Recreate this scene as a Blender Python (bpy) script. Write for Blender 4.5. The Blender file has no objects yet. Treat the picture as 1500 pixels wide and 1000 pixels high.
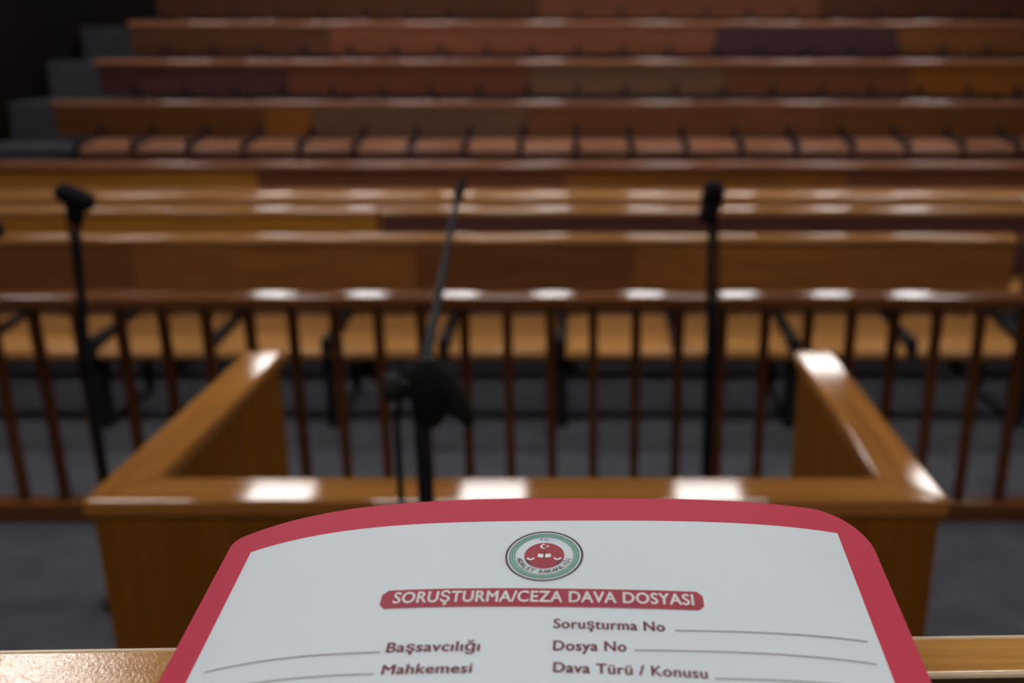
import bpy, bmesh, math, random
from math import sin, cos, pi, sqrt, radians
from mathutils import Vector, Matrix

random.seed(7)
scene = bpy.context.scene
COL = scene.collection

# ------------------------------------------------------------------ materials
def new_mat(name):
    m = bpy.data.materials.new(name)
    m.use_nodes = True
    nt = m.node_tree
    return m, nt, nt.nodes['Principled BSDF']

def rgb(c):
    return (c[0], c[1], c[2], 1.0)

def plain(name, c, rough=0.5, metal=0.0, spec=0.5):
    m, nt, b = new_mat(name)
    b.inputs['Base Color'].default_value = rgb(c)
    b.inputs['Roughness'].default_value = rough
    b.inputs['Metallic'].default_value = metal
    b.inputs['Specular IOR Level'].default_value = spec
    n = nt.nodes.new('ShaderNodeTexNoise'); n.inputs['Scale'].default_value = 60
    mr = nt.nodes.new('ShaderNodeMapRange')
    mr.inputs['To Min'].default_value = max(0.02, rough - 0.05)
    mr.inputs['To Max'].default_value = min(1.0, rough + 0.05)
    nt.links.new(n.outputs['Fac'], mr.inputs['Value'])
    nt.links.new(mr.outputs['Result'], b.inputs['Roughness'])
    return m

def wood(name, c1, c2, rough=0.3, coat=0.4, coat_rough=0.15, axis=0, vary=0.25, bump=0.0, bump_scale=400, grain=1.0, spec=0.5):
    """veneer: stretched noise grain along one object axis, tint varying a little from piece to piece"""
    m, nt, b = new_mat(name)
    L = nt.links.new
    tc = nt.nodes.new('ShaderNodeTexCoord')
    mp = nt.nodes.new('ShaderNodeMapping')
    s = [14 * grain, 14 * grain, 14 * grain]; s[axis] = 0.9 * grain
    mp.inputs['Scale'].default_value = s
    L(tc.outputs['Object'], mp.inputs['Vector'])
    oi = nt.nodes.new('ShaderNodeObjectInfo')
    add = nt.nodes.new('ShaderNodeVectorMath'); add.operation = 'ADD'
    mul = nt.nodes.new('ShaderNodeMath'); mul.operation = 'MULTIPLY'; mul.inputs[1].default_value = 31.0
    L(oi.outputs['Random'], mul.inputs[0])
    L(mp.outputs['Vector'], add.inputs[0]); L(mul.outputs['Value'], add.inputs[1])
    n = nt.nodes.new('ShaderNodeTexNoise')
    n.inputs['Scale'].default_value = 2.2; n.inputs['Detail'].default_value = 7; n.inputs['Distortion'].default_value = 0.6
    L(add.outputs['Vector'], n.inputs['Vector'])
    r = nt.nodes.new('ShaderNodeValToRGB')
    r.color_ramp.elements[0].position = 0.33; r.color_ramp.elements[0].color = rgb(c1)
    r.color_ramp.elements[1].position = 0.68; r.color_ramp.elements[1].color = rgb(c2)
    L(n.outputs['Fac'], r.inputs['Fac'])
    hsv = nt.nodes.new('ShaderNodeHueSaturation')
    mr = nt.nodes.new('ShaderNodeMapRange')
    mr.inputs['To Min'].default_value = 1 - vary; mr.inputs['To Max'].default_value = 1 + vary
    L(oi.outputs['Random'], mr.inputs['Value']); L(mr.outputs['Result'], hsv.inputs['Value'])
    L(r.outputs['Color'], hsv.inputs['Color']); L(hsv.outputs['Color'], b.inputs['Base Color'])
    b.inputs['Roughness'].default_value = rough
    b.inputs['Specular IOR Level'].default_value = spec
    b.inputs['Coat Weight'].default_value = coat
    b.inputs['Coat Roughness'].default_value = coat_rough
    if bump:
        n2 = nt.nodes.new('ShaderNodeTexNoise'); n2.inputs['Scale'].default_value = bump_scale; n2.inputs['Detail'].default_value = 3
        L(tc.outputs['Object'], n2.inputs['Vector'])
        bp = nt.nodes.new('ShaderNodeBump'); bp.inputs['Strength'].default_value = bump; bp.inputs['Distance'].default_value = 0.0003
        L(n2.outputs['Fac'], bp.inputs['Height'])
        L(bp.outputs['Normal'], b.inputs['Normal']); L(bp.outputs['Normal'], b.inputs['Coat Normal'])
    return m

def carpet(name, c1, c2):
    m, nt, b = new_mat(name); L = nt.links.new
    tc = nt.nodes.new('ShaderNodeTexCoord')
    n = nt.nodes.new('ShaderNodeTexNoise'); n.inputs['Scale'].default_value = 260; n.inputs['Detail'].default_value = 4
    n2 = nt.nodes.new('ShaderNodeTexNoise'); n2.inputs['Scale'].default_value = 7; n2.inputs['Detail'].default_value = 5
    L(tc.outputs['Object'], n.inputs['Vector']); L(tc.outputs['Object'], n2.inputs['Vector'])
    ad = nt.nodes.new('ShaderNodeMath'); ad.operation = 'MULTIPLY_ADD'; ad.inputs[1].default_value = 0.55
    h = nt.nodes.new('ShaderNodeMath'); h.operation = 'MULTIPLY'; h.inputs[1].default_value = 0.45
    L(n2.outputs['Fac'], h.inputs[0]); L(n.outputs['Fac'], ad.inputs[0]); L(h.outputs['Value'], ad.inputs[2])
    r = nt.nodes.new('ShaderNodeValToRGB')
    r.color_ramp.elements[0].position = 0.36; r.color_ramp.elements[0].color = rgb(c1)
    r.color_ramp.elements[1].position = 0.64; r.color_ramp.elements[1].color = rgb(c2)
    L(ad.outputs['Value'], r.inputs['Fac']); L(r.outputs['Color'], b.inputs['Base Color'])
    b.inputs['Roughness'].default_value = 0.95; b.inputs['Specular IOR Level'].default_value = 0.1
    bp = nt.nodes.new('ShaderNodeBump'); bp.inputs['Strength'].default_value = 0.4; bp.inputs['Distance'].default_value = 0.004
    L(n.outputs['Fac'], bp.inputs['Height']); L(bp.outputs['Normal'], b.inputs['Normal'])
    return m

def lamp_mat(name, strength, c=(1.0, 0.97, 0.95)):
    m, nt, b = new_mat(name)
    b.inputs['Base Color'].default_value = (0.8, 0.8, 0.8, 1)
    b.inputs['Emission Color'].default_value = rgb(c)
    b.inputs['Emission Strength'].default_value = strength
    return m

M = {}
M['dock_panel'] = wood('dock veneer', (0.125, 0.044, 0.005), (0.175, 0.064, 0.008), 0.45, 0.12, 0.25, axis=2, vary=0.06, spec=0.0)
M['dock_rail'] = wood('dock rail wood', (0.22, 0.088, 0.02), (0.31, 0.13, 0.032), 0.45, 0.36, 0.07, axis=0, vary=0.05, spec=0.0)
M['dock_rail_y'] = wood('dock side rail wood', (0.22, 0.088, 0.02), (0.31, 0.13, 0.032), 0.45, 0.36, 0.07, axis=1, vary=0.05, spec=0.0)
M['rail'] = wood('balustrade wood', (0.10, 0.034, 0.010), (0.15, 0.052, 0.016), 0.45, 0.8, 0.13, axis=0, vary=0.05, spec=0.0)
M['baluster'] = wood('baluster wood', (0.065, 0.022, 0.008), (0.10, 0.034, 0.012), 0.45, 0.2, 0.2, axis=2, vary=0.2, spec=0.0)
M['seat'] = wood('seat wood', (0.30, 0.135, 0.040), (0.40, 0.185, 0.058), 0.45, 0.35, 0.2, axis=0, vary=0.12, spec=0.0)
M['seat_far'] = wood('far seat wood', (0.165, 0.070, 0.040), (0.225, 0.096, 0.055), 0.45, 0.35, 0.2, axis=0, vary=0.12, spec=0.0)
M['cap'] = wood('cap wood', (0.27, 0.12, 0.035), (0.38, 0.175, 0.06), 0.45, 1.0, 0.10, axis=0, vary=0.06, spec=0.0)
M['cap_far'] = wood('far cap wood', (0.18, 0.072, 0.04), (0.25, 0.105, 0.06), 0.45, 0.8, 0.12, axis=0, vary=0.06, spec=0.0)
P = dict(rough=0.5, coat=0.12, coat_rough=0.25, axis=0, spec=0.0)
M['brown'] = wood('brown veneer', (0.14, 0.052, 0.012), (0.20, 0.076, 0.018), vary=0.10, **P)
M['dark'] = wood('dark brown veneer', (0.095, 0.034, 0.012), (0.13, 0.048, 0.017), vary=0.10, **P)
M['red'] = wood('red brown veneer', (0.105, 0.035, 0.019), (0.14, 0.048, 0.026), vary=0.08, **P)
M['amber'] = wood('amber veneer', (0.24, 0.098, 0.015), (0.33, 0.135, 0.022), vary=0.06, **P)
M['plum'] = wood('plum veneer', (0.07, 0.028, 0.026), (0.10, 0.040, 0.036), vary=0.08, **P)
M['rust'] = wood('rust brown veneer', (0.17, 0.060, 0.012), (0.23, 0.082, 0.017), vary=0.06, **P)
M['brown_dimmed'] = wood('dimmed brown veneer', (0.115, 0.042, 0.019), (0.155, 0.057, 0.026), vary=0.08, **P)  # brown turned redder and darker, the dim rear light put into its colour
M['dark_dimmed'] = wood('dimmed dark brown veneer', (0.060, 0.023, 0.012), (0.085, 0.033, 0.017), vary=0.08, **P)  # darker copy of the dark veneer, weak light on upper tiers painted in
M['plum_dimmed'] = wood('dimmed plum veneer', (0.035, 0.016, 0.018), (0.050, 0.023, 0.025), vary=0.06, **P)  # plum darkened so its upper tier looks less lit
M['grey'] = wood('grey brown veneer', (0.105, 0.055, 0.033), (0.14, 0.074, 0.046), vary=0.08, **P)
M['ledge'] = wood('desk ledge laminate', (0.42, 0.20, 0.052), (0.54, 0.27, 0.078), 0.5, 0.8, 0.05, axis=0, vary=0.0, bump=0.27, bump_scale=1100, grain=9, spec=0.0)
M['banding'] = plain('edge banding', (0.62, 0.47, 0.30), 0.3)
M['desk_dark'] = wood('dark desk top', (0.025, 0.014, 0.006), (0.06, 0.034, 0.014), 0.6, 0.0, 0.3, axis=0, vary=0.0, grain=4, spec=0.1)
M['metal'] = plain('black painted metal', (0.005, 0.006, 0.009), 0.55, spec=0.25)
M['frame'] = plain('black bench frame', (0.006, 0.006, 0.008), 0.6, spec=0.2)
M['rubber'] = plain('black rubber', (0.004, 0.0045, 0.004), 0.8, spec=0.15)
M['foam'] = plain('black foam', (0.006, 0.006, 0.008), 0.95, spec=0.1)
M['green_led'] = plain('grey green plastic', (0.007, 0.010, 0.008), 0.7, spec=0.2)
M['carpet'] = carpet('grey carpet', (0.040, 0.042, 0.049), (0.073, 0.076, 0.087))
M['wall_dark'] = wood('dark wall panelling', (0.004, 0.003, 0.002), (0.007, 0.005, 0.0035), 0.8, 0.0, axis=2, vary=0.0, spec=0.05)
M['wall_pale'] = plain('pale wall paint', (0.25, 0.24, 0.22), 0.8)
M['ceiling'] = plain('ceiling paint', (0.10, 0.098, 0.095), 0.85)
M['lamp'] = lamp_mat('lamp diffuser', 40.0)
M['lamp_frame'] = plain('white lamp frame', (0.75, 0.75, 0.75), 0.4)
M['cover'] = plain('red card cover', (0.56, 0.042, 0.085), 0.6, spec=0.25)
M['cover_edge'] = plain('card back', (0.52, 0.09, 0.11), 0.5)
M['form'] = plain('printed white form', (0.70, 0.77, 0.81), 0.5, spec=0.3)
M['sheets'] = plain('paper sheets', (0.78, 0.78, 0.75), 0.7)
M['ink_red'] = plain('dark red ink', (0.36, 0.022, 0.05), 0.5)
M['ink_text'] = plain('maroon text ink', (0.20, 0.035, 0.06), 0.5)
M['ink_line'] = plain('grey line ink', (0.20, 0.17, 0.19), 0.6)
M['ink_white'] = plain('white ink', (0.86, 0.86, 0.84), 0.5)
M['ink_dark'] = plain('dark emblem ink', (0.06, 0.025, 0.045), 0.5)
M['ink_teal'] = plain('teal emblem ink', (0.06, 0.17, 0.16), 0.5)
M['ink_green'] = plain('green emblem ink', (0.13, 0.42, 0.28), 0.5)

# ------------------------------------------------------------------ mesh helpers
def link(o, parent=None):
    COL.objects.link(o)
    if parent is not None:
        o.parent = parent
    return o

def obj(name, bm, mats, parent=None, smooth=False):
    me = bpy.data.meshes.new(name)
    bm.normal_update(); bm.to_mesh(me); bm.free()
    if not isinstance(mats, (list, tuple)): mats = [mats]
    for m in mats: me.materials.append(m)
    if smooth:
        for p in me.polygons: p.use_smooth = True
        try: me.set_sharp_from_angle(angle=radians(40))
        except Exception: pass
    return link(bpy.data.objects.new(name, me), parent)

def tag(o, label=None, cat=None, group=None, kind=None):
    if label: o['label'] = label
    if cat: o['category'] = cat
    if group: o['group'] = group
    if kind: o['kind'] = kind
    return o

def empty(name, loc, label, cat, group=None, rz=0.0):
    o = bpy.data.objects.new(name, None)
    o.location = loc; o.rotation_euler = (0, 0, rz); o.empty_display_size = 0.1
    link(o); tag(o, label, cat, group)
    return o

def box_bm(x0, x1, y0, y1, z0, z1, bev=0.0, seg=2, bm=None):
    """rounded box; appended to bm if given"""
    t = bmesh.new()
    bmesh.ops.create_cube(t, size=1.0)
    for v in t.verts:
        v.co = Vector(((x0 + x1) / 2 + v.co.x * (x1 - x0), (y0 + y1) / 2 + v.co.y * (y1 - y0), (z0 + z1) / 2 + v.co.z * (z1 - z0)))
    if bev > 0:
        bmesh.ops.bevel(t, geom=t.edges[:], offset=bev, segments=seg, profile=0.5, affect='EDGES')
    if bm is None:
        return t
    me = bpy.data.meshes.new('tmp'); t.to_mesh(me); t.free(); bm.from_mesh(me); bpy.data.meshes.remove(me)
    return bm

def prism_bm(poly, x0, x1, bev=0.0):
    """extrude a (y,z) outline along x"""
    t = bmesh.new()
    a = [t.verts.new((x0, y, z)) for y, z in poly]
    b = [t.verts.new((x1, y, z)) for y, z in poly]
    n = len(poly)
    t.faces.new(a[::-1]); t.faces.new(b)
    for i in range(n):
        j = (i + 1) % n
        t.faces.new((a[i], a[j], b[j], b[i]))
    bmesh.ops.recalc_face_normals(t, faces=t.faces[:])
    if bev:
        bmesh.ops.bevel(t, geom=t.edges[:], offset=bev, segments=2, profile=0.5, affect='EDGES')
    return t

def bullnose(y0, y1, z0, z1, seg=7):
    """(y,z) outline of a board with rounded front and back noses"""
    r = (z1 - z0) / 2; zc = (z0 + z1) / 2
    pts = []
    for i in range(seg + 1):
        a = -pi / 2 + pi * i / seg
        pts.append((y1 - r + r * cos(a), zc + r * sin(a)))
    for i in range(seg + 1):
        a = pi / 2 + pi * i / seg
        pts.append((y0 + r + r * cos(a), zc + r * sin(a)))
    return pts

def tube_bm(pts, rad, seg=14, bm=None):
    """tube through points with a radius each, capped"""
    t = bm if bm is not None else bmesh.new()
    pts = [Vector(p) for p in pts]
    if not isinstance(rad, (list, tuple)): rad = [rad] * len(pts)
    rings = []
    up = Vector((0.123, 0.991, 0.05)).normalized()
    for i, p in enumerate(pts):
        d = (pts[min(i + 1, len(pts) - 1)] - pts[max(i - 1, 0)]).normalized()
        s = d.cross(up)
        if s.length < 1e-3: s = d.cross(Vector((1, 0, 0)))
        s.normalize(); u = s.cross(d).normalized()
        rings.append([t.verts.new(p + (s * cos(2 * pi * k / seg) + u * sin(2 * pi * k / seg)) * rad[i]) for k in range(seg)])
    for a, b in zip(rings, rings[1:]):
        for k in range(seg):
            t.faces.new((a[k], a[(k + 1) % seg], b[(k + 1) % seg], b[k]))
    t.faces.new(rings[0][::-1]); t.faces.new(rings[-1])
    bmesh.ops.recalc_face_normals(t, faces=t.faces[:])
    return t

def lathe_bm(profile, c, axis=(0, 0, 1), seg=24):
    """profile of (distance along axis, radius) about an axis through c"""
    ax = Vector(axis).normalized()
    return tube_bm([Vector(c) + ax * h for h, r in profile], [max(r, 1e-4) for h, r in profile], seg)

def capsule(L, r, n=8):
    """profile of a rounded capsule"""
    pr = []
    for i in range(n + 1):
        a = -pi / 2 + (pi / 2) * i / n
        pr.append((-L / 2 + r * sin(a), r * cos(a)))
    for i in range(n + 1):
        a = (pi / 2) * i / n
        pr.append((L / 2 + r * sin(a), r * cos(a)))
    return pr

# ------------------------------------------------------------------ setting
def struct(name, bm, m):
    o = obj(name, bm, m); o['kind'] = 'structure'; return o

CEIL = 3.8
XL, XR, YF, YB = -6.3, 6.0, -4.0, 16.0
struct('floor', box_bm(XL, XR, YF, YB, -0.10, 0.0), M['carpet'])
struct('ceiling', box_bm(XL, XR, YF, YB, CEIL, CEIL + 0.1), M['ceiling'])
struct('wall_left', box_bm(XL - 0.15, XL, YF, YB, 0.0, CEIL), M['wall_dark'])
struct('wall_right', box_bm(XR, XR + 0.15, YF, YB, 0.0, CEIL), M['wall_dark'])
struct('wall_back', box_bm(XL, XR, YB, YB + 0.15, 0.0, CEIL), M['wall_dark'])
struct('wall_front', box_bm(XL, XR, YF - 0.15, YF, 0.0, CEIL), M['wall_pale'])
# tiers that carry the rear benches
TIERS = [(8.85, 0.47), (9.78, 0.84), (10.68, 1.24), (11.58, 1.65), (12.48, 2.05)]
for i, (y, z) in enumerate(TIERS):
    z0 = 0.0 if i == 0 else TIERS[i - 1][1]
    struct('floor', box_bm(XL, XR, y, YB, z0, z, 0.01, 1), M['carpet'])
# platform the near desk stands on
struct('floor', box_bm(-3.0, 3.0, YF, 0.30, 0.0, 0.85, 0.01, 1), M['carpet'])

# ------------------------------------------------------------------ ceiling lights
def ceiling_light(x, y, first=[None]):
    if first[0] is None:
        root = empty('ceiling_light', (x, y, CEIL), 'square white light panel set flush in the courtroom ceiling', 'light', 'ceiling light panels')
        b = bmesh.new()
        for (a0, a1, c0, c1) in ((-.29, .29, -.29, -.25), (-.29, .29, .25, .29), (-.29, -.25, -.25, .25), (.25, .29, -.25, .25)):
            box_bm(a0, a1, c0, c1, -0.03, 0.0, bm=b)
        obj('frame', b, M['lamp_frame'], root)
        obj('diffuser', box_bm(-.25, .25, -.25, .25, -0.02, 0.0), M['lamp'], root)
        first[0] = root
        return root
    r = first[0].copy(); COL.objects.link(r); r.location = (x, y, CEIL)
    for ch in first[0].children:
        c = ch.copy(); COL.objects.link(c); c.parent = r
    return r

LIGHT_ROWS = [
    (-1.4, (-4.05, -2.3, -0.55, 1.2, 2.95, 4.7)),  # unseen row behind the camera, added to brighten the folder and dock front
    (3.18, (-4.0, -2.2, -0.8, 0.62, 3.3, 4.8)),
    (6.85, (-4.65, -2.44, -0.75, 0.96, 4.6)), (7.10, (2.95,)),
    (10.15, (-5.0, -3.45, -2.14, -0.56, 1.02, 2.6, 4.2)),
    (14.3, (-4.83, -3.40, -1.97, -0.54, 0.89, 2.32, 3.75, 5.0)),
]
for (y, xs) in LIGHT_ROWS:
    for x in xs:
        ceiling_light(x, y)

# ------------------------------------------------------------------ benches
SP = 0.574
def bench(label, x0, x1, yb, z0, top, panels, cap_mat, cap=(0.015, 0.10, 0.05), sp=SP, phase=-0.13, seat_h=0.415, back_low=0.47, leg_every=2, apron=0.062, seat_mat='seat', tilt=0.11):
    """long slatless bench: seats side by side between black frames, panelled back, rounded cap along the top"""
    root = empty('courtroom_bench', ((x0 + x1) / 2, yb - 0.25, z0), label, 'bench', 'rows of wooden benches')
    ox, oy = (x0 + x1) / 2, yb - 0.25
    X = lambda v: v - ox
    f, bk, th = cap
    # back panels
    for (a, b, m) in panels:
        a = max(a, x0); b = min(b, x1)
        if b - a < 0.02: continue
        o = obj('back_panel', box_bm(-(b - a) / 2 + 0.002, (b - a) / 2 - 0.002, 0.25, 0.285, back_low, top - th + 0.002, 0.004), M[m], root)
        o.location.x = X((a + b) / 2)
    obj('cap_rail', prism_bm(bullnose(0.25 - f, 0.25 + bk, top - th, top), X(x0), X(x1)), M[cap_mat], root, smooth=True)
    # seats and frames
    k0 = math.ceil((x0 - phase) / sp + 1e-6 - 0.15); k1 = math.floor((x1 - phase) / sp + 0.15)
    ks = list(range(k0, k1 + 1))
    seat_me = None; leg_me = None; arm_me = None
    w = sp - 0.05
    for i in ks[:-1]:
        cx = phase + sp * (i + 0.5)
        if seat_me is None:
            poly = bullnose(-0.24, 0.245, seat_h - apron, seat_h)
            poly = [(y, z + tilt * (y + 0.24)) for y, z in poly]
            s = obj('seat', prism_bm(poly, -w / 2, w / 2), M[seat_mat], root, smooth=True)
            seat_me = s
        else:
            s = seat_me.copy(); COL.objects.link(s); s.parent = root
        s.location = (X(cx), 0, 0)
    for n, i in enumerate(ks):
        x = X(phase + sp * i)
        x = min(max(x, X(x0) + 0.02), X(x1) - 0.02)
        if arm_me is None:
            b = bmesh.new()
            box_bm(-0.026, 0.026, -0.235, 0.249, seat_h - 0.05, seat_h + 0.06, 0.006, 1, bm=b)
            box_bm(-0.02, 0.02, 0.215, 0.25, seat_h + 0.02, back_low + 0.10, 0.004, 1, bm=b)
            a = obj('seat_bracket', b, M['frame'], root); arm_me = a
        else:
            a = arm_me.copy(); COL.objects.link(a); a.parent = root
        a.location = (x, 0, 0)
        if n in (0, len(ks) - 1) or i % leg_every == 0:
            if leg_me is None:
                b = bmesh.new()
                box_bm(-0.028, 0.028, -0.215, -0.15, 0.0, seat_h - apron + 0.003, 0.004, 1, bm=b)
                box_bm(-0.02, 0.02, -0.22, 0.28, 0.0, 0.03, 0.004, 1, bm=b)
                box_bm(-0.02, 0.02, 0.286, 0.33, 0.0, top - th, 0.004, 1, bm=b)
                box_bm(-0.02, 0.02, -0.16, 0.30, seat_h - apron - 0.04, seat_h - apron, 0.004, 1, bm=b)
                l = obj('leg', b, M['frame'], root); leg_me = l
            else:
                l = leg_me.copy(); COL.objects.link(l); l.parent = root
            l.location = (x, 0, 0)
    return root

# front rows on the flat floor
bench('long dark brown bench directly behind the balustrade, ending at the right edge', -4.15 - 0.03, 2.25, 4.94, 0, 0.89,
      [(-4.3, -2.4, 'dark'), (-2.4, -0.9, 'brown'), (-0.9, 0.25, 'dark'), (0.25, 2.3, 'brown')], 'cap')
bench('dark bench in the front row beyond the small gap at far right', 2.33, 4.65, 4.94, 0, 0.89,
      [(2.3, 4.7, 'dark')], 'cap', phase=2.36)
bench('amber brown bench on the left of the second row behind the balustrade', -5.4, -1.30, 5.85, 0, 0.88,
      [(-5.4, -1.3, 'amber')], 'cap', cap=(0.02, 0.20, 0.05))
bench('dark plum backed bench filling the right of the second row', -1.27, 5.4, 5.85, 0, 0.88,
      [(-1.27, 5.4, 'plum')], 'cap', cap=(0.02, 0.20, 0.05), phase=-1.24)
bench('glossy topped bench in the third row with bright lamp reflections', -5.5, 5.5, 6.75, 0, 0.835,
      [(-5.5, -1.0, 'amber'), (-1.0, 5.5, 'brown')], 'cap', cap=(0.03, 0.33, 0.075))
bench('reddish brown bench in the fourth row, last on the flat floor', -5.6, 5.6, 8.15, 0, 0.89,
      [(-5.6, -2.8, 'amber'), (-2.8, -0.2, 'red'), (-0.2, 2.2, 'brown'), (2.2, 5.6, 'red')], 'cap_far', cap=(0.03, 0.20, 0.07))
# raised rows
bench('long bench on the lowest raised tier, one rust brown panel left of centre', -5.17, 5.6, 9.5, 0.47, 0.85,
      [(-5.2, -3.12, 'dark'), (-3.12, -2.67, 'rust'), (-2.67, -0.58, 'grey'), (-0.58, 2.3, 'brown_dimmed'), (2.3, 5.6, 'dark')],
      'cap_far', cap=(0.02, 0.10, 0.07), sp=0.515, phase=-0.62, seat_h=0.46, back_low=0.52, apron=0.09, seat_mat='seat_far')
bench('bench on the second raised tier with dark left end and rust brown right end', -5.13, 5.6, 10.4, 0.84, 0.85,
      [(-5.2, -3.15, 'plum'), (-3.15, -0.6, 'red'), (-0.6, 1.45, 'grey'), (1.45, 3.4, 'brown_dimmed'), (3.4, 5.6, 'rust')],
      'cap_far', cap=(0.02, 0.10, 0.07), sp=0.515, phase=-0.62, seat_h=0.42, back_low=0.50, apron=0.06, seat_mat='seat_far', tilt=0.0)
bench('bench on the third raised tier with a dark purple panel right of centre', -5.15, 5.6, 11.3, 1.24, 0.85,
      [(-5.2, -2.9, 'dark_dimmed'), (-2.9, 1.45, 'red'), (1.45, 3.5, 'plum_dimmed'), (3.5, 5.6, 'dark')],
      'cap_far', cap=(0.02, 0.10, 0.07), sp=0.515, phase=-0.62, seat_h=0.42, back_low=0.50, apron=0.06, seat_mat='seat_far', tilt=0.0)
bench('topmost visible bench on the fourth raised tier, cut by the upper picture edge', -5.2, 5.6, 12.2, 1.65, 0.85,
      [(-5.2, -0.6, 'dark_dimmed'), (-0.6, 2.8, 'red'), (2.8, 5.6, 'dark_dimmed')],
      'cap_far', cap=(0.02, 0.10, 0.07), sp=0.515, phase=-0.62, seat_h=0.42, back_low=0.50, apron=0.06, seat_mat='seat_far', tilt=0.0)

# ------------------------------------------------------------------ balustrade
BX0, BX1, BY = -5.6, 5.2, 3.51
bal = empty('balustrade', (0, BY, 0), 'brown wooden balustrade with square balusters running across behind the dock', 'railing')
obj('top_rail', box_bm(BX0, BX1, -0.055, 0.055, 0.895, 0.945, 0.014, 4), M['rail'], bal)
obj('bottom_rail', box_bm(BX0, BX1, -0.04, 0.04, 0.0, 0.085, 0.01, 2), M['rail'], bal)
first = None
for k in range(-33, 31):
    x = 0.024 + 0.1643 * k
    if first is None:
        first = o = obj('baluster', box_bm(-0.018, 0.018, -0.018, 0.018, 0.083, 0.897, 0.004, 1), M['baluster'], bal)
    else:
        o = first.copy(); COL.objects.link(o); o.parent = bal
    o.location = (x, 0, 0)

# ------------------------------------------------------------------ witness dock
DX0, DX1, DY0, DY1, DZ = -0.872, 0.626, 1.485, 2.325, 1.10
dock = empty('witness_dock', ((DX0 + DX1) / 2, DY0, 0), 'three-sided brown wooden witness dock with wide polished top rails', 'witness stand')
ox = (DX0 + DX1) / 2
w2 = (DX1 - DX0) / 2
RW, RT = 0.098, 0.032
LEN = DY1 - DY0
def ring(poly, z0, z1, bev):
    t = bmesh.new()
    a = [t.verts.new((x, y, z0)) for x, y in poly]; b = [t.verts.new((x, y, z1)) for x, y in poly]
    n = len(poly); t.faces.new(a[::-1]); t.faces.new(b)
    for i in range(n): t.faces.new((a[i], a[(i + 1) % n], b[(i + 1) % n], b[i]))
    bmesh.ops.recalc_face_normals(t, faces=t.faces[:])
    bmesh.ops.bevel(t, geom=t.edges[:], offset=bev, segments=3, profile=0.5, affect='EDGES')
    return t
g = 0.0006
obj('front_rail', ring([(-w2, 0), (w2, 0), (w2 - RW, RW), (-w2 + RW, RW)], DZ - RT, DZ, 0.007), M['dock_rail'], dock)
obj('side_rail', ring([(-w2, g), (-w2 + RW - g, RW + g), (-w2 + RW - g, LEN), (-w2, LEN)], DZ - RT, DZ, 0.007), M['dock_rail_y'], dock)
obj('side_rail', ring([(w2, g), (w2, LEN), (w2 - RW + g, LEN), (w2 - RW + g, RW + g)], DZ - RT, DZ, 0.007), M['dock_rail_y'], dock)
PT, IN = 0.058, 0.012
obj('front_panel', box_bm(-w2 + IN, w2 - IN, IN, IN + PT, 0.0, DZ - RT, 0.003, 1), M['dock_panel'], dock)
obj('side_panel', box_bm(-w2 + IN, -w2 + IN + PT + 0.016, IN + PT, LEN - IN, 0.0, DZ - RT, 0.003, 1), M['dock_panel'], dock)
obj('side_panel', box_bm(w2 - IN - PT - 0.016, w2 - IN, IN + PT, LEN - IN, 0.0, DZ - RT, 0.003, 1), M['dock_panel'], dock)

# ------------------------------------------------------------------ microphone stands
def round_base(root, r=0.13):
    obj('base', lathe_bm([(0.0, r), (0.012, r), (0.022, r * 0.93), (0.03, r * 0.35), (0.05, 0.022), (0.07, 0.018)], (0, 0, 0), seg=40), M['metal'], root, smooth=True)

# the one in front of the dock, gooseneck leaning over it
ms = empty('microphone_stand', (-0.25, 1.345, 0), 'black microphone stand in front of the dock with a thin gooseneck leaning away', 'microphone stand', 'microphone stands')
round_base(ms)
obj('pole', tube_bm([(0, 0, 0.06), (0, 0, 0.95), (0, 0, 1.33)], [0.0135, 0.0135, 0.0125]), M['metal'], ms, smooth=True)
b = lathe_bm([(-0.045, 0.016), (-0.03, 0.024), (0.02, 0.03), (0.045, 0.026), (0.06, 0.012)], (0.012, 0, 1.345))
c = obj('clutch', b, M['rubber'], ms, smooth=True)
obj('knob', lathe_bm([(0.0, 0.009), (0.022, 0.009), (0.024, 0.021), (0.034, 0.023), (0.044, 0.019), (0.047, 0.008)], (-0.008, 0, 1.358), axis=(-1, -0.15, 0.12)), M['green_led'], c, smooth=True)
obj('tightening_lever', tube_bm([(0.025, 0, 1.375), (0.045, -0.004, 1.35), (0.062, -0.008, 1.325), (0.075, -0.010, 1.302)], [0.024, 0.021, 0.015, 0.008]), M['rubber'], c, smooth=True)
gp = []
for i in range(13):
    t = i / 12
    gp.append((0.000 + 0.004 * t + 0.016 * t ** 4 + 0.004 * sin(pi * t), 0.0 + 0.40 * t, 1.36 + 0.205 * t + 0.035 * t * t))
gn = obj('gooseneck', tube_bm(gp, [0.008] * 4 + [0.0068] * 3 + [0.0055] * 6), M['metal'], ms, smooth=True)
tip = Vector(gp[-1]); td = (Vector(gp[-1]) - Vector(gp[-2])).normalized()
obj('microphone', lathe_bm([(-0.03, 0.007), (-0.02, 0.009), (0.005, 0.009), (0.018, 0.0075), (0.022, 0.003)], tip, axis=td), M['rubber'], ms, smooth=True)
obj('cable', tube_bm([(-0.012, -0.004, 1.345), (-0.028, -0.006, 1.35), (-0.036, -0.008, 1.31), (-0.037, -0.008, 1.2), (-0.036, -0.008, 0.9), (-0.034, -0.006, 0.4), (-0.04, 0.0, 0.05), (-0.06, 0.02, 0.03)], 0.0052, 10), M['rubber'], ms, smooth=True)

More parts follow.
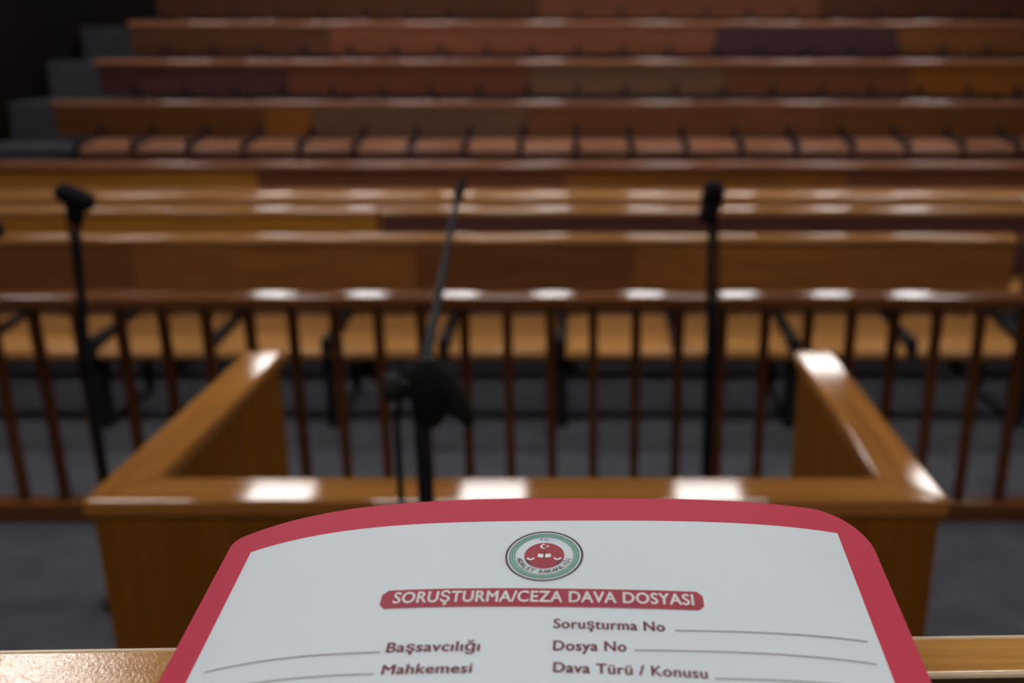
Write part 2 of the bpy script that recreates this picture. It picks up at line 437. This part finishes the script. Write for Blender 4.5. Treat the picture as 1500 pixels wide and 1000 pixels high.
def straight_stand(x, y, label, ztop, lean):
    r = empty('microphone_stand', (x, y, 0), label, 'microphone stand', 'microphone stands')
    round_base(r, 0.07)
    obj('pole', tube_bm([(0, 0, 0.06), (0, 0, 0.86), (lean, 0, ztop)], [0.016, 0.016, 0.011]), M['metal'], r, smooth=True)
    obj('clutch', lathe_bm([(-0.05, 0.014), (-0.04, 0.02), (0.03, 0.021), (0.045, 0.013)], (0, 0, 0.87)), M['rubber'], r, smooth=True)
    return r

s2 = straight_stand(-1.605, 2.9, 'black microphone stand left of the dock, its microphone tipped sideways', 1.36, 0.045)
h = obj('microphone', lathe_bm(capsule(0.06, 0.031), (0.05, 0, 1.405), axis=(0.9, 0, -0.38)), M['foam'], s2, smooth=True)
obj('clip', lathe_bm([(-0.05, 0.013), (-0.02, 0.024), (0.02, 0.026), (0.05, 0.02)], (0.045, 0, 1.365)), M['rubber'], s2, smooth=True)
obj('cable', tube_bm([(0.03, -0.02, 1.39), (0.028, -0.022, 1.2), (0.016, -0.022, 0.9), (0.01, -0.02, 0.5), (0.02, -0.02, 0.08), (0.05, -0.03, 0.04)], 0.005, 8), M['rubber'], s2, smooth=True)

s3 = straight_stand(0.393, 2.9, 'black microphone stand behind the dock on the right, with upright foam windscreen', 1.33, -0.012)
obj('microphone', lathe_bm(capsule(0.045, 0.034), (-0.012, 0, 1.405), axis=(0.10, -0.5, 0.95)), M['foam'], s3, smooth=True)
obj('clip', lathe_bm([(-0.035, 0.012), (-0.02, 0.028), (0.02, 0.032), (0.04, 0.024)], (-0.022, 0, 1.36), axis=(0.35, 0, 0.95)), M['rubber'], s3, smooth=True)
obj('cable', tube_bm([(0.0, -0.02, 1.35), (0.012, -0.024, 1.2), (0.014, -0.022, 0.9), (0.012, -0.02, 0.5), (0.02, -0.02, 0.08), (0.05, -0.03, 0.04)], 0.005, 8), M['rubber'], s3, smooth=True)

s4 = straight_stand(-2.2, 2.9, 'black microphone at the left picture edge, its stand cut off', 1.24, 0.03)
obj('boom', tube_bm([(0.0, 0, 1.225), (0.03, 0, 1.25), (0.20, 0, 1.285), (0.31, 0, 1.305)], [0.012, 0.012, 0.009, 0.009]), M['metal'], s4, smooth=True)
obj('microphone', lathe_bm(capsule(0.10, 0.030), (0.33, 0, 1.31), axis=(0.97, 0, -0.12)), M['foam'], s4, smooth=True)

# ------------------------------------------------------------------ near desk
RIM = 1.6478
desk = empty('judge_desk', (-0.03, 0.28, 0.85), 'light brown wooden desk at the bottom edge, its raised front ledge under the red folder', 'desk', rz=0.0256)
zb = 0.0
Zr = RIM - 0.85
obj('front_panel', box_bm(-2.2, 2.2, -0.0105, 0.0105, 0.0, Zr - 0.004, 0.001, 1), M['ledge'], desk)
obj('top_ledge', box_bm(-2.2, 2.2, -0.0095, 0.0095, Zr - 0.004, Zr, 0.0006, 1), M['ledge'], desk)
b = box_bm(-2.2, 2.2, -0.0110, -0.0094, Zr - 0.0016, Zr + 0.0002, 0.0004, 2)
box_bm(-2.2, 2.2, 0.0094, 0.0110, Zr - 0.0016, Zr + 0.0002, 0.0004, 2, bm=b)
obj('edge_banding', b, M['banding'], desk)
ZD = 1.6065 - 0.85
obj('shade_strip', box_bm(-2.2, 2.2, -0.0109, -0.0104, ZD - 0.03, Zr - 0.0015), M['desk_dark'], desk)  # dark strip that paints the shade on the ledge's inner face
obj('desk_top', box_bm(-2.2, 2.2, -0.62, -0.011, ZD - 0.03, ZD, 0.003, 2), M['desk_dark'], desk)
obj('side_panel', box_bm(-2.2, -2.17, -0.60, -0.011, 0.0, ZD - 0.03), M['dock_panel'], desk)
obj('side_panel', box_bm(2.17, 2.2, -0.60, -0.011, 0.0, ZD - 0.03), M['dock_panel'], desk)

# ------------------------------------------------------------------ case folder
FW = 0.245; FL = 0.33
FO = Vector((-0.01601, 0.33437, 1.68247)); FT = 0.14881
FC = (0.0010588, -0.0046982, 0.0040027, -0.0087172)
def fold(u, v, dz=0.0):
    """point on the bowed folder: u across, v down the page from its far edge (metres), dz above it"""
    s = u / (FW / 2)
    p = FC[0] * s + FC[1] * s * s + FC[2] * s ** 3 + FC[3] * s ** 4
    return Vector((u, -v * cos(FT) + dz * sin(FT) * -1, -v * sin(FT) + p + dz * cos(FT)))

folder = empty('case_folder', FO, 'red bordered white case folder with printed form lying over the desk ledge', 'folder')

def sheet_bm(u0, u1, v1, v0f, n=72, m=40, dz=0.0, thick=0.0):
    t = bmesh.new()
    us = [u0 + (u1 - u0) * (0.5 - 0.5 * cos(pi * i / n)) for i in range(n + 1)]
    def layer(d):
        return [[t.verts.new(fold(u, v0f(u) + (v1 - v0f(u)) * j / m, d)) for j in range(m + 1)] for u in us]
    A = layer(dz)
    for i in range(n):
        for j in range(m):
            t.faces.new((A[i][j], A[i][j + 1], A[i + 1][j + 1], A[i + 1][j]))
    if thick:
        B = layer(dz - thick)
        for i in range(n):
            for j in range(m):
                t.faces.new((B[i][j], B[i + 1][j], B[i + 1][j + 1], B[i][j + 1]))
        for i in range(n):
            t.faces.new((A[i][0], A[i + 1][0], B[i + 1][0], B[i][0]))
            t.faces.new((A[i][m], B[i][m], B[i + 1][m], A[i + 1][m]))
        for j in range(m):
            t.faces.new((A[0][j], B[0][j], B[0][j + 1], A[0][j + 1]))
            t.faces.new((A[n][j], A[n][j + 1], B[n][j + 1], B[n][j]))
    bmesh.ops.recalc_face_normals(t, faces=t.faces[:])
    return t

RL, RR = 0.004, 0.021
def top_round(u):
    if u < -FW / 2 + RL:
        d = -FW / 2 + RL - u
        return RL - sqrt(max(RL * RL - d * d, 0))
    if u > FW / 2 - RR:
        d = u - (FW / 2 - RR)
        return RR - sqrt(max(RR * RR - d * d, 0))
    return 0.0
obj('front_cover', sheet_bm(-FW / 2, FW / 2, FL, top_round, thick=0.0009), M['cover'], folder, smooth=True)
obj('paper_sheets', sheet_bm(-FW / 2 + 0.008, FW / 2 - 0.010, FL - 0.008, lambda u: 0.010, dz=-0.0012, thick=0.0032), M['sheets'], folder, smooth=True)
obj('back_cover', sheet_bm(-FW / 2, FW / 2 - 0.004, FL, lambda u: top_round(u) + 0.003, dz=-0.0048, thick=0.0009), M['cover_edge'], folder, smooth=True)
form = obj('printed_form', sheet_bm(-0.1108, 0.1098, FL - 0.010, lambda u: 0.0146 - 0.0006 * abs(u) / 0.11, dz=0.00012), M['form'], folder, smooth=True)
form['label'] = 'white printed form with case lines'

def uv_faces(bm_polys, dz, name, mat, parent, sub=True):
    """map flat (u,v) polygons onto the bowed folder"""
    t = bmesh.new()
    for poly in bm_polys:
        vs = [t.verts.new((u, v, 0)) for u, v in poly]
        t.faces.new(vs)
    for v in t.verts: v.co = fold(v.co.x, v.co.y, dz)
    bmesh.ops.recalc_face_normals(t, faces=t.faces[:])
    for f in t.faces:
        if f.normal.z < 0: f.normal_flip()
    return obj(name, t, mat, parent)

# heading banner: rounded bar
def banner():
    u0, u1 = -0.0529, 0.0546; va0, va1 = 0.0511, 0.0536; H = 0.0091
    t = bmesh.new(); n = 60; r = 0.0022
    rows = []
    for i in range(n + 1):
        u = u0 + (u1 - u0) * i / n if 0 < i < n else (u0 if i == 0 else u1)
        a = (u - u0) / (u1 - u0)
        top = va0 + (va1 - va0) * a; bot = top + H
        d = min(u - u0, u1 - u)
        e = r - sqrt(max(r * r - (r - d) ** 2, 0)) if d < r else 0
        rows.append((t.verts.new(fold(u, top + e, 0.0003)), t.verts.new(fold(u, (top + bot) / 2, 0.0003)), t.verts.new(fold(u, bot - e, 0.0003))))
    for p, q in zip(rows, rows[1:]):
        t.faces.new((p[0], p[1], q[1], q[0])); t.faces.new((p[1], p[2], q[2], q[1]))
    bmesh.ops.recalc_face_normals(t, faces=t.faces[:])
    o = obj('heading_banner', t, M['ink_red'], form)
    o['label'] = 'dark red heading bar with white capitals'
    return o
ban = banner()

def text_mesh(s, bold=0.022, res=4):
    """flat letters; boldness from overlaid copies shifted a little"""
    cu = bpy.data.curves.new('txt', 'FONT'); cu.body = s; cu.size = 1.0
    cu.resolution_u = res; cu.fill_mode = 'FRONT'; cu.space_character = 1.06
    o = bpy.data.objects.new('txt', cu); COL.objects.link(o)
    bpy.context.view_layer.update()
    dg = bpy.context.evaluated_depsgraph_get()
    me = bpy.data.meshes.new_from_object(o.evaluated_get(dg))
    bpy.data.objects.remove(o); bpy.data.curves.remove(cu)
    t = bmesh.new()
    for dx, dy in ((-bold, 0), (bold, 0), (0, bold * 0.7), (0, -bold * 0.7), (0, 0)):
        n0 = len(t.verts); t.from_mesh(me); t.verts.ensure_lookup_table()
        for v in t.verts[n0:]: v.co.x += dx; v.co.y += dy
    t.to_mesh(me); t.free()
    return me

def put_text(s, u0, u1, vl, vr, cap, dz, mat, parent, name='printed_text', bold=0.03):
    """text from u0 to u1, baseline running from v=vl to vr, capital height cap"""
    me = text_mesh(s, bold)
    xs = [v.co.x for v in me.vertices]; x0, x1 = min(xs), max(xs)
    capm = text_mesh('H', bold); ch = max(v.co.y for v in capm.vertices); bpy.data.meshes.remove(capm)
    t = bmesh.new(); t.from_mesh(me); bpy.data.meshes.remove(me)
    bmesh.ops.triangulate(t, faces=t.faces[:])
    for v in t.verts:
        a = (v.co.x - x0) / (x1 - x0)
        v.co = fold(u0 + (u1 - u0) * a, vl + (vr - vl) * a - v.co.y / ch * cap, dz)
    return obj(name, t, mat, parent)

def put_line(u0, v0, u1, v1, w=0.0005, n=24):
    t = bmesh.new(); prev = None
    for i in range(n + 1):
        a = i / n; u = u0 + (u1 - u0) * a; v = v0 + (v1 - v0) * a
        q = (t.verts.new(fold(u, v - w / 2, 0.0003)), t.verts.new(fold(u, v + w / 2, 0.0003)))
        if prev: t.faces.new((prev[0], prev[1], q[1], q[0]))
        prev = q
    bmesh.ops.recalc_face_normals(t, faces=t.faces[:])
    return obj('writing_line', t, M['ink_line'], form)

put_text('SORUŞTURMA/CEZA DAVA DOSYASI', -0.0487, 0.0514, 0.0579, 0.0604, 0.0053, 0.0005, M['ink_white'], form, 'heading_text', 0.028)
put_text('Soruşturma No', 0.0052, 0.0409, 0.0713, 0.0727, 0.0043, 0.0003, M['ink_text'], form)
put_text('Dosya No', 0.0054, 0.0283, 0.0811, 0.0816, 0.0043, 0.0003, M['ink_text'], form)
put_text('Dava Türü / Konusu', 0.0057, 0.0523, 0.0901, 0.0923, 0.0041, 0.0003, M['ink_text'], form)
put_text('Başsavcılığı', -0.0467, -0.0173, 0.0803, 0.0810, 0.0043, 0.0003, M['ink_text'], form)
put_text('Mahkemesi', -0.0464, -0.0188, 0.0895, 0.0900, 0.0040, 0.0003, M['ink_text'], form)
put_line(0.0441, 0.0723, 0.1058, 0.0716)
put_line(0.0307, 0.0811, 0.1060, 0.0813)
put_line(0.0544, 0.0923, 0.1060, 0.0915)
put_line(-0.1054, 0.0770, -0.0485, 0.0800)
put_line(-0.1050, 0.0863, -0.0486, 0.0891)

# round emblem
EU, EV = 0.0009, 0.0350
def annulus(r0, r1, dz, n=72):
    P = []
    for i in range(n):
        a, b2 = 2 * pi * i / n, 2 * pi * (i + 1) / n
        if r0 <= 0:
            P.append([(EU, EV), (EU + r1 * cos(a), EV + r1 * sin(a)), (EU + r1 * cos(b2), EV + r1 * sin(b2))])
        else:
            P.append([(EU + r0 * cos(a), EV + r0 * sin(a)), (EU + r1 * cos(a), EV + r1 * sin(a)), (EU + r1 * cos(b2), EV + r1 * sin(b2)), (EU + r0 * cos(b2), EV + r0 * sin(b2))])
    return P
mm = 0.001
uv_faces(annulus(13.05 * mm, 13.8 * mm, 0), 0.0003, 'emblem_ring', M['ink_dark'], form)
uv_faces(annulus(11.9 * mm, 12.35 * mm, 0), 0.0003, 'emblem_ring', M['ink_teal'], form)
uv_faces(annulus(10.95 * mm, 11.7 * mm, 0), 0.0003, 'emblem_ring', M['ink_green'], form)
uv_faces(annulus(10.35 * mm, 10.7 * mm, 0), 0.0003, 'emblem_ring', M['ink_teal'], form)
disc = uv_faces(annulus(0, 7.1 * mm, 0), 0.0003, 'emblem_disc', M['ink_red'], form)
disc['label'] = 'red disc with crescent, star and open book'

def arc_poly(cu, cv, r0, r1, a0, a1, n=14):
    P = []
    for i in range(n):
        a, b2 = a0 + (a1 - a0) * i / n, a0 + (a1 - a0) * (i + 1) / n
        P.append([(cu + r0 * cos(a), cv + r0 * sin(a)), (cu + r1 * cos(a), cv + r1 * sin(a)), (cu + r1 * cos(b2), cv + r1 * sin(b2)), (cu + r0 * cos(b2), cv + r0 * sin(b2))])
    return P
def crescent(cu, cv, R, off, r, n=28):
    """crescent opening towards +u: disc minus an offset smaller disc, as quads between the two arcs"""
    P = []
    # intersection angle
    d = off; ca = (R * R + d * d - r * r) / (2 * R * d); ca = max(-1, min(1, ca)); A = math.acos(ca)
    cb = (r * r + d * d - R * R) / (2 * r * d); cb = max(-1, min(1, cb)); B = pi - math.acos(cb)
    for i in range(n):
        f0, f1 = i / n, (i + 1) / n
        def pt(f):
            a = A + (2 * pi - 2 * A) * f
            b2 = B + (2 * pi - 2 * B) * f
            return (cu + R * cos(a), cv + R * sin(a)), (cu + d + r * cos(b2), cv + r * sin(b2))
        (o0, i0), (o1, i1) = pt(f0), pt(f1)
        P.append([o0, o1, i1, i0])
    return P
def star(cu, cv, R):
    c = []
    for i in range(10):
        a = -pi + i * pi / 5; r = R if i % 2 == 0 else R * 0.4
        c.append((cu + r * cos(a), cv + r * sin(a)))
    return [[(cu, cv), c[i], c[(i + 1) % 10]] for i in range(10)]
mo = crescent(EU - 0.35 * mm, EV - 4.9 * mm, 1.25 * mm, 0.42 * mm, 0.98 * mm) + star(EU + 1.0 * mm, EV - 4.9 * mm, 0.62 * mm)
uv_faces(mo, 0.0005, 'crescent_and_star', M['ink_white'], form)
bk = [[(EU - 2.3 * mm, EV - 0.7 * mm), (EU - 0.35 * mm, EV - 0.5 * mm), (EU - 0.35 * mm, EV + 1.4 * mm), (EU - 2.3 * mm, EV + 1.1 * mm)],
      [(EU + 0.35 * mm, EV - 0.5 * mm), (EU + 2.3 * mm, EV - 0.7 * mm), (EU + 2.3 * mm, EV + 1.1 * mm), (EU + 0.35 * mm, EV + 1.4 * mm)]]
uv_faces(bk, 0.0005, 'open_book', M['ink_white'], form)
uv_faces([[(EU - 0.22 * mm, EV - 2.6 * mm), (EU + 0.22 * mm, EV - 2.6 * mm), (EU + 0.28 * mm, EV + 2.1 * mm), (EU - 0.28 * mm, EV + 2.1 * mm)]], 0.0006, 'scale_pillar', M['ink_dark'], form)
pans = []
for sgn in (-1, 1):
    pans += arc_poly(EU + sgn * 4.7 * mm, EV + 1.3 * mm, 0.75 * mm, 1.45 * mm, 0.15, pi - 0.15)
uv_faces(pans, 0.0005, 'scale_pans', M['ink_white'], form)
br = []
for sgn in (-1, 1):
    a0, a1 = (0.42, 0.85) if sgn > 0 else (pi - 0.85, pi - 0.42)
    br += arc_poly(EU, EV, 6.2 * mm, 7.0 * mm, a0, a1)
uv_faces(br, 0.0005, 'emblem_shading', M['ink_dark'], form)

def ring_text(s, R, a0, a1, cap, name, flip=False):
    """letters along the emblem ring: angle from straight down (flip False) or straight up"""
    t = bmesh.new()
    capm = text_mesh('H', 0.02); ch = max(v.co.y for v in capm.vertices); bpy.data.meshes.remove(capm)
    n = len(s)
    for i, chh in enumerate(s):
        if chh == ' ': continue
        a = a0 + (a1 - a0) * (i / (n - 1) if n > 1 else 0.5)
        me = text_mesh(chh, 0.02, 2)
        xs = [v.co.x for v in me.vertices]; xc = (min(xs) + max(xs)) / 2
        k = cap / ch
        for v in me.vertices:
            x, y = (v.co.x - xc) * k, v.co.y * k - cap / 2
            if not flip:
                # baseline outward: letters upright when read along the lower arc
                rr = R - y
                ang = a + x / R
                v.co = Vector((EU + rr * sin(ang), EV + rr * cos(ang), 0))
            else:
                rr = R + y
                ang = a + x / R
                v.co = Vector((EU + rr * sin(ang), EV - rr * cos(ang), 0))
        t.from_mesh(me); bpy.data.meshes.remove(me)
    for v in t.verts: v.co = fold(v.co.x, v.co.y, 0.0004)
    bmesh.ops.triangulate(t, faces=t.faces[:])
    return obj(name, t, M['ink_dark'], form)
ring_text('ADALET BAKANLIĞI', 8.85 * mm, -1.32, 1.32, 1.75 * mm, 'emblem_text')
ring_text('T.C.', 8.8 * mm, -0.16, 0.16, 1.5 * mm, 'emblem_text', flip=True)

# ------------------------------------------------------------------ world, camera, colour
w = bpy.data.worlds.new('World'); scene.world = w; w.use_nodes = True
w.node_tree.nodes['Background'].inputs['Color'].default_value = (0.5, 0.5, 0.55, 1)
w.node_tree.nodes['Background'].inputs['Strength'].default_value = 0.02

cam = bpy.data.cameras.new('camera')
co = bpy.data.objects.new('camera', cam); COL.objects.link(co)
co.location = (0, 0, 1.85); co.rotation_euler = (radians(90 - 17.3), 0, 0)
cam.sensor_fit = 'HORIZONTAL'; cam.sensor_width = 36.0; cam.lens = 33.6
cam.shift_x = -110 / 1500.0
cam.clip_start = 0.02; cam.clip_end = 100
cam.dof.use_dof = True; cam.dof.focus_distance = 0.37; cam.dof.aperture_fstop = 7.2
scene.camera = co

vs = scene.view_settings
vs.view_transform = 'Standard'; vs.look = 'None'; vs.gamma = 1.0; vs.use_curve_mapping = False
vs.exposure = -0.35
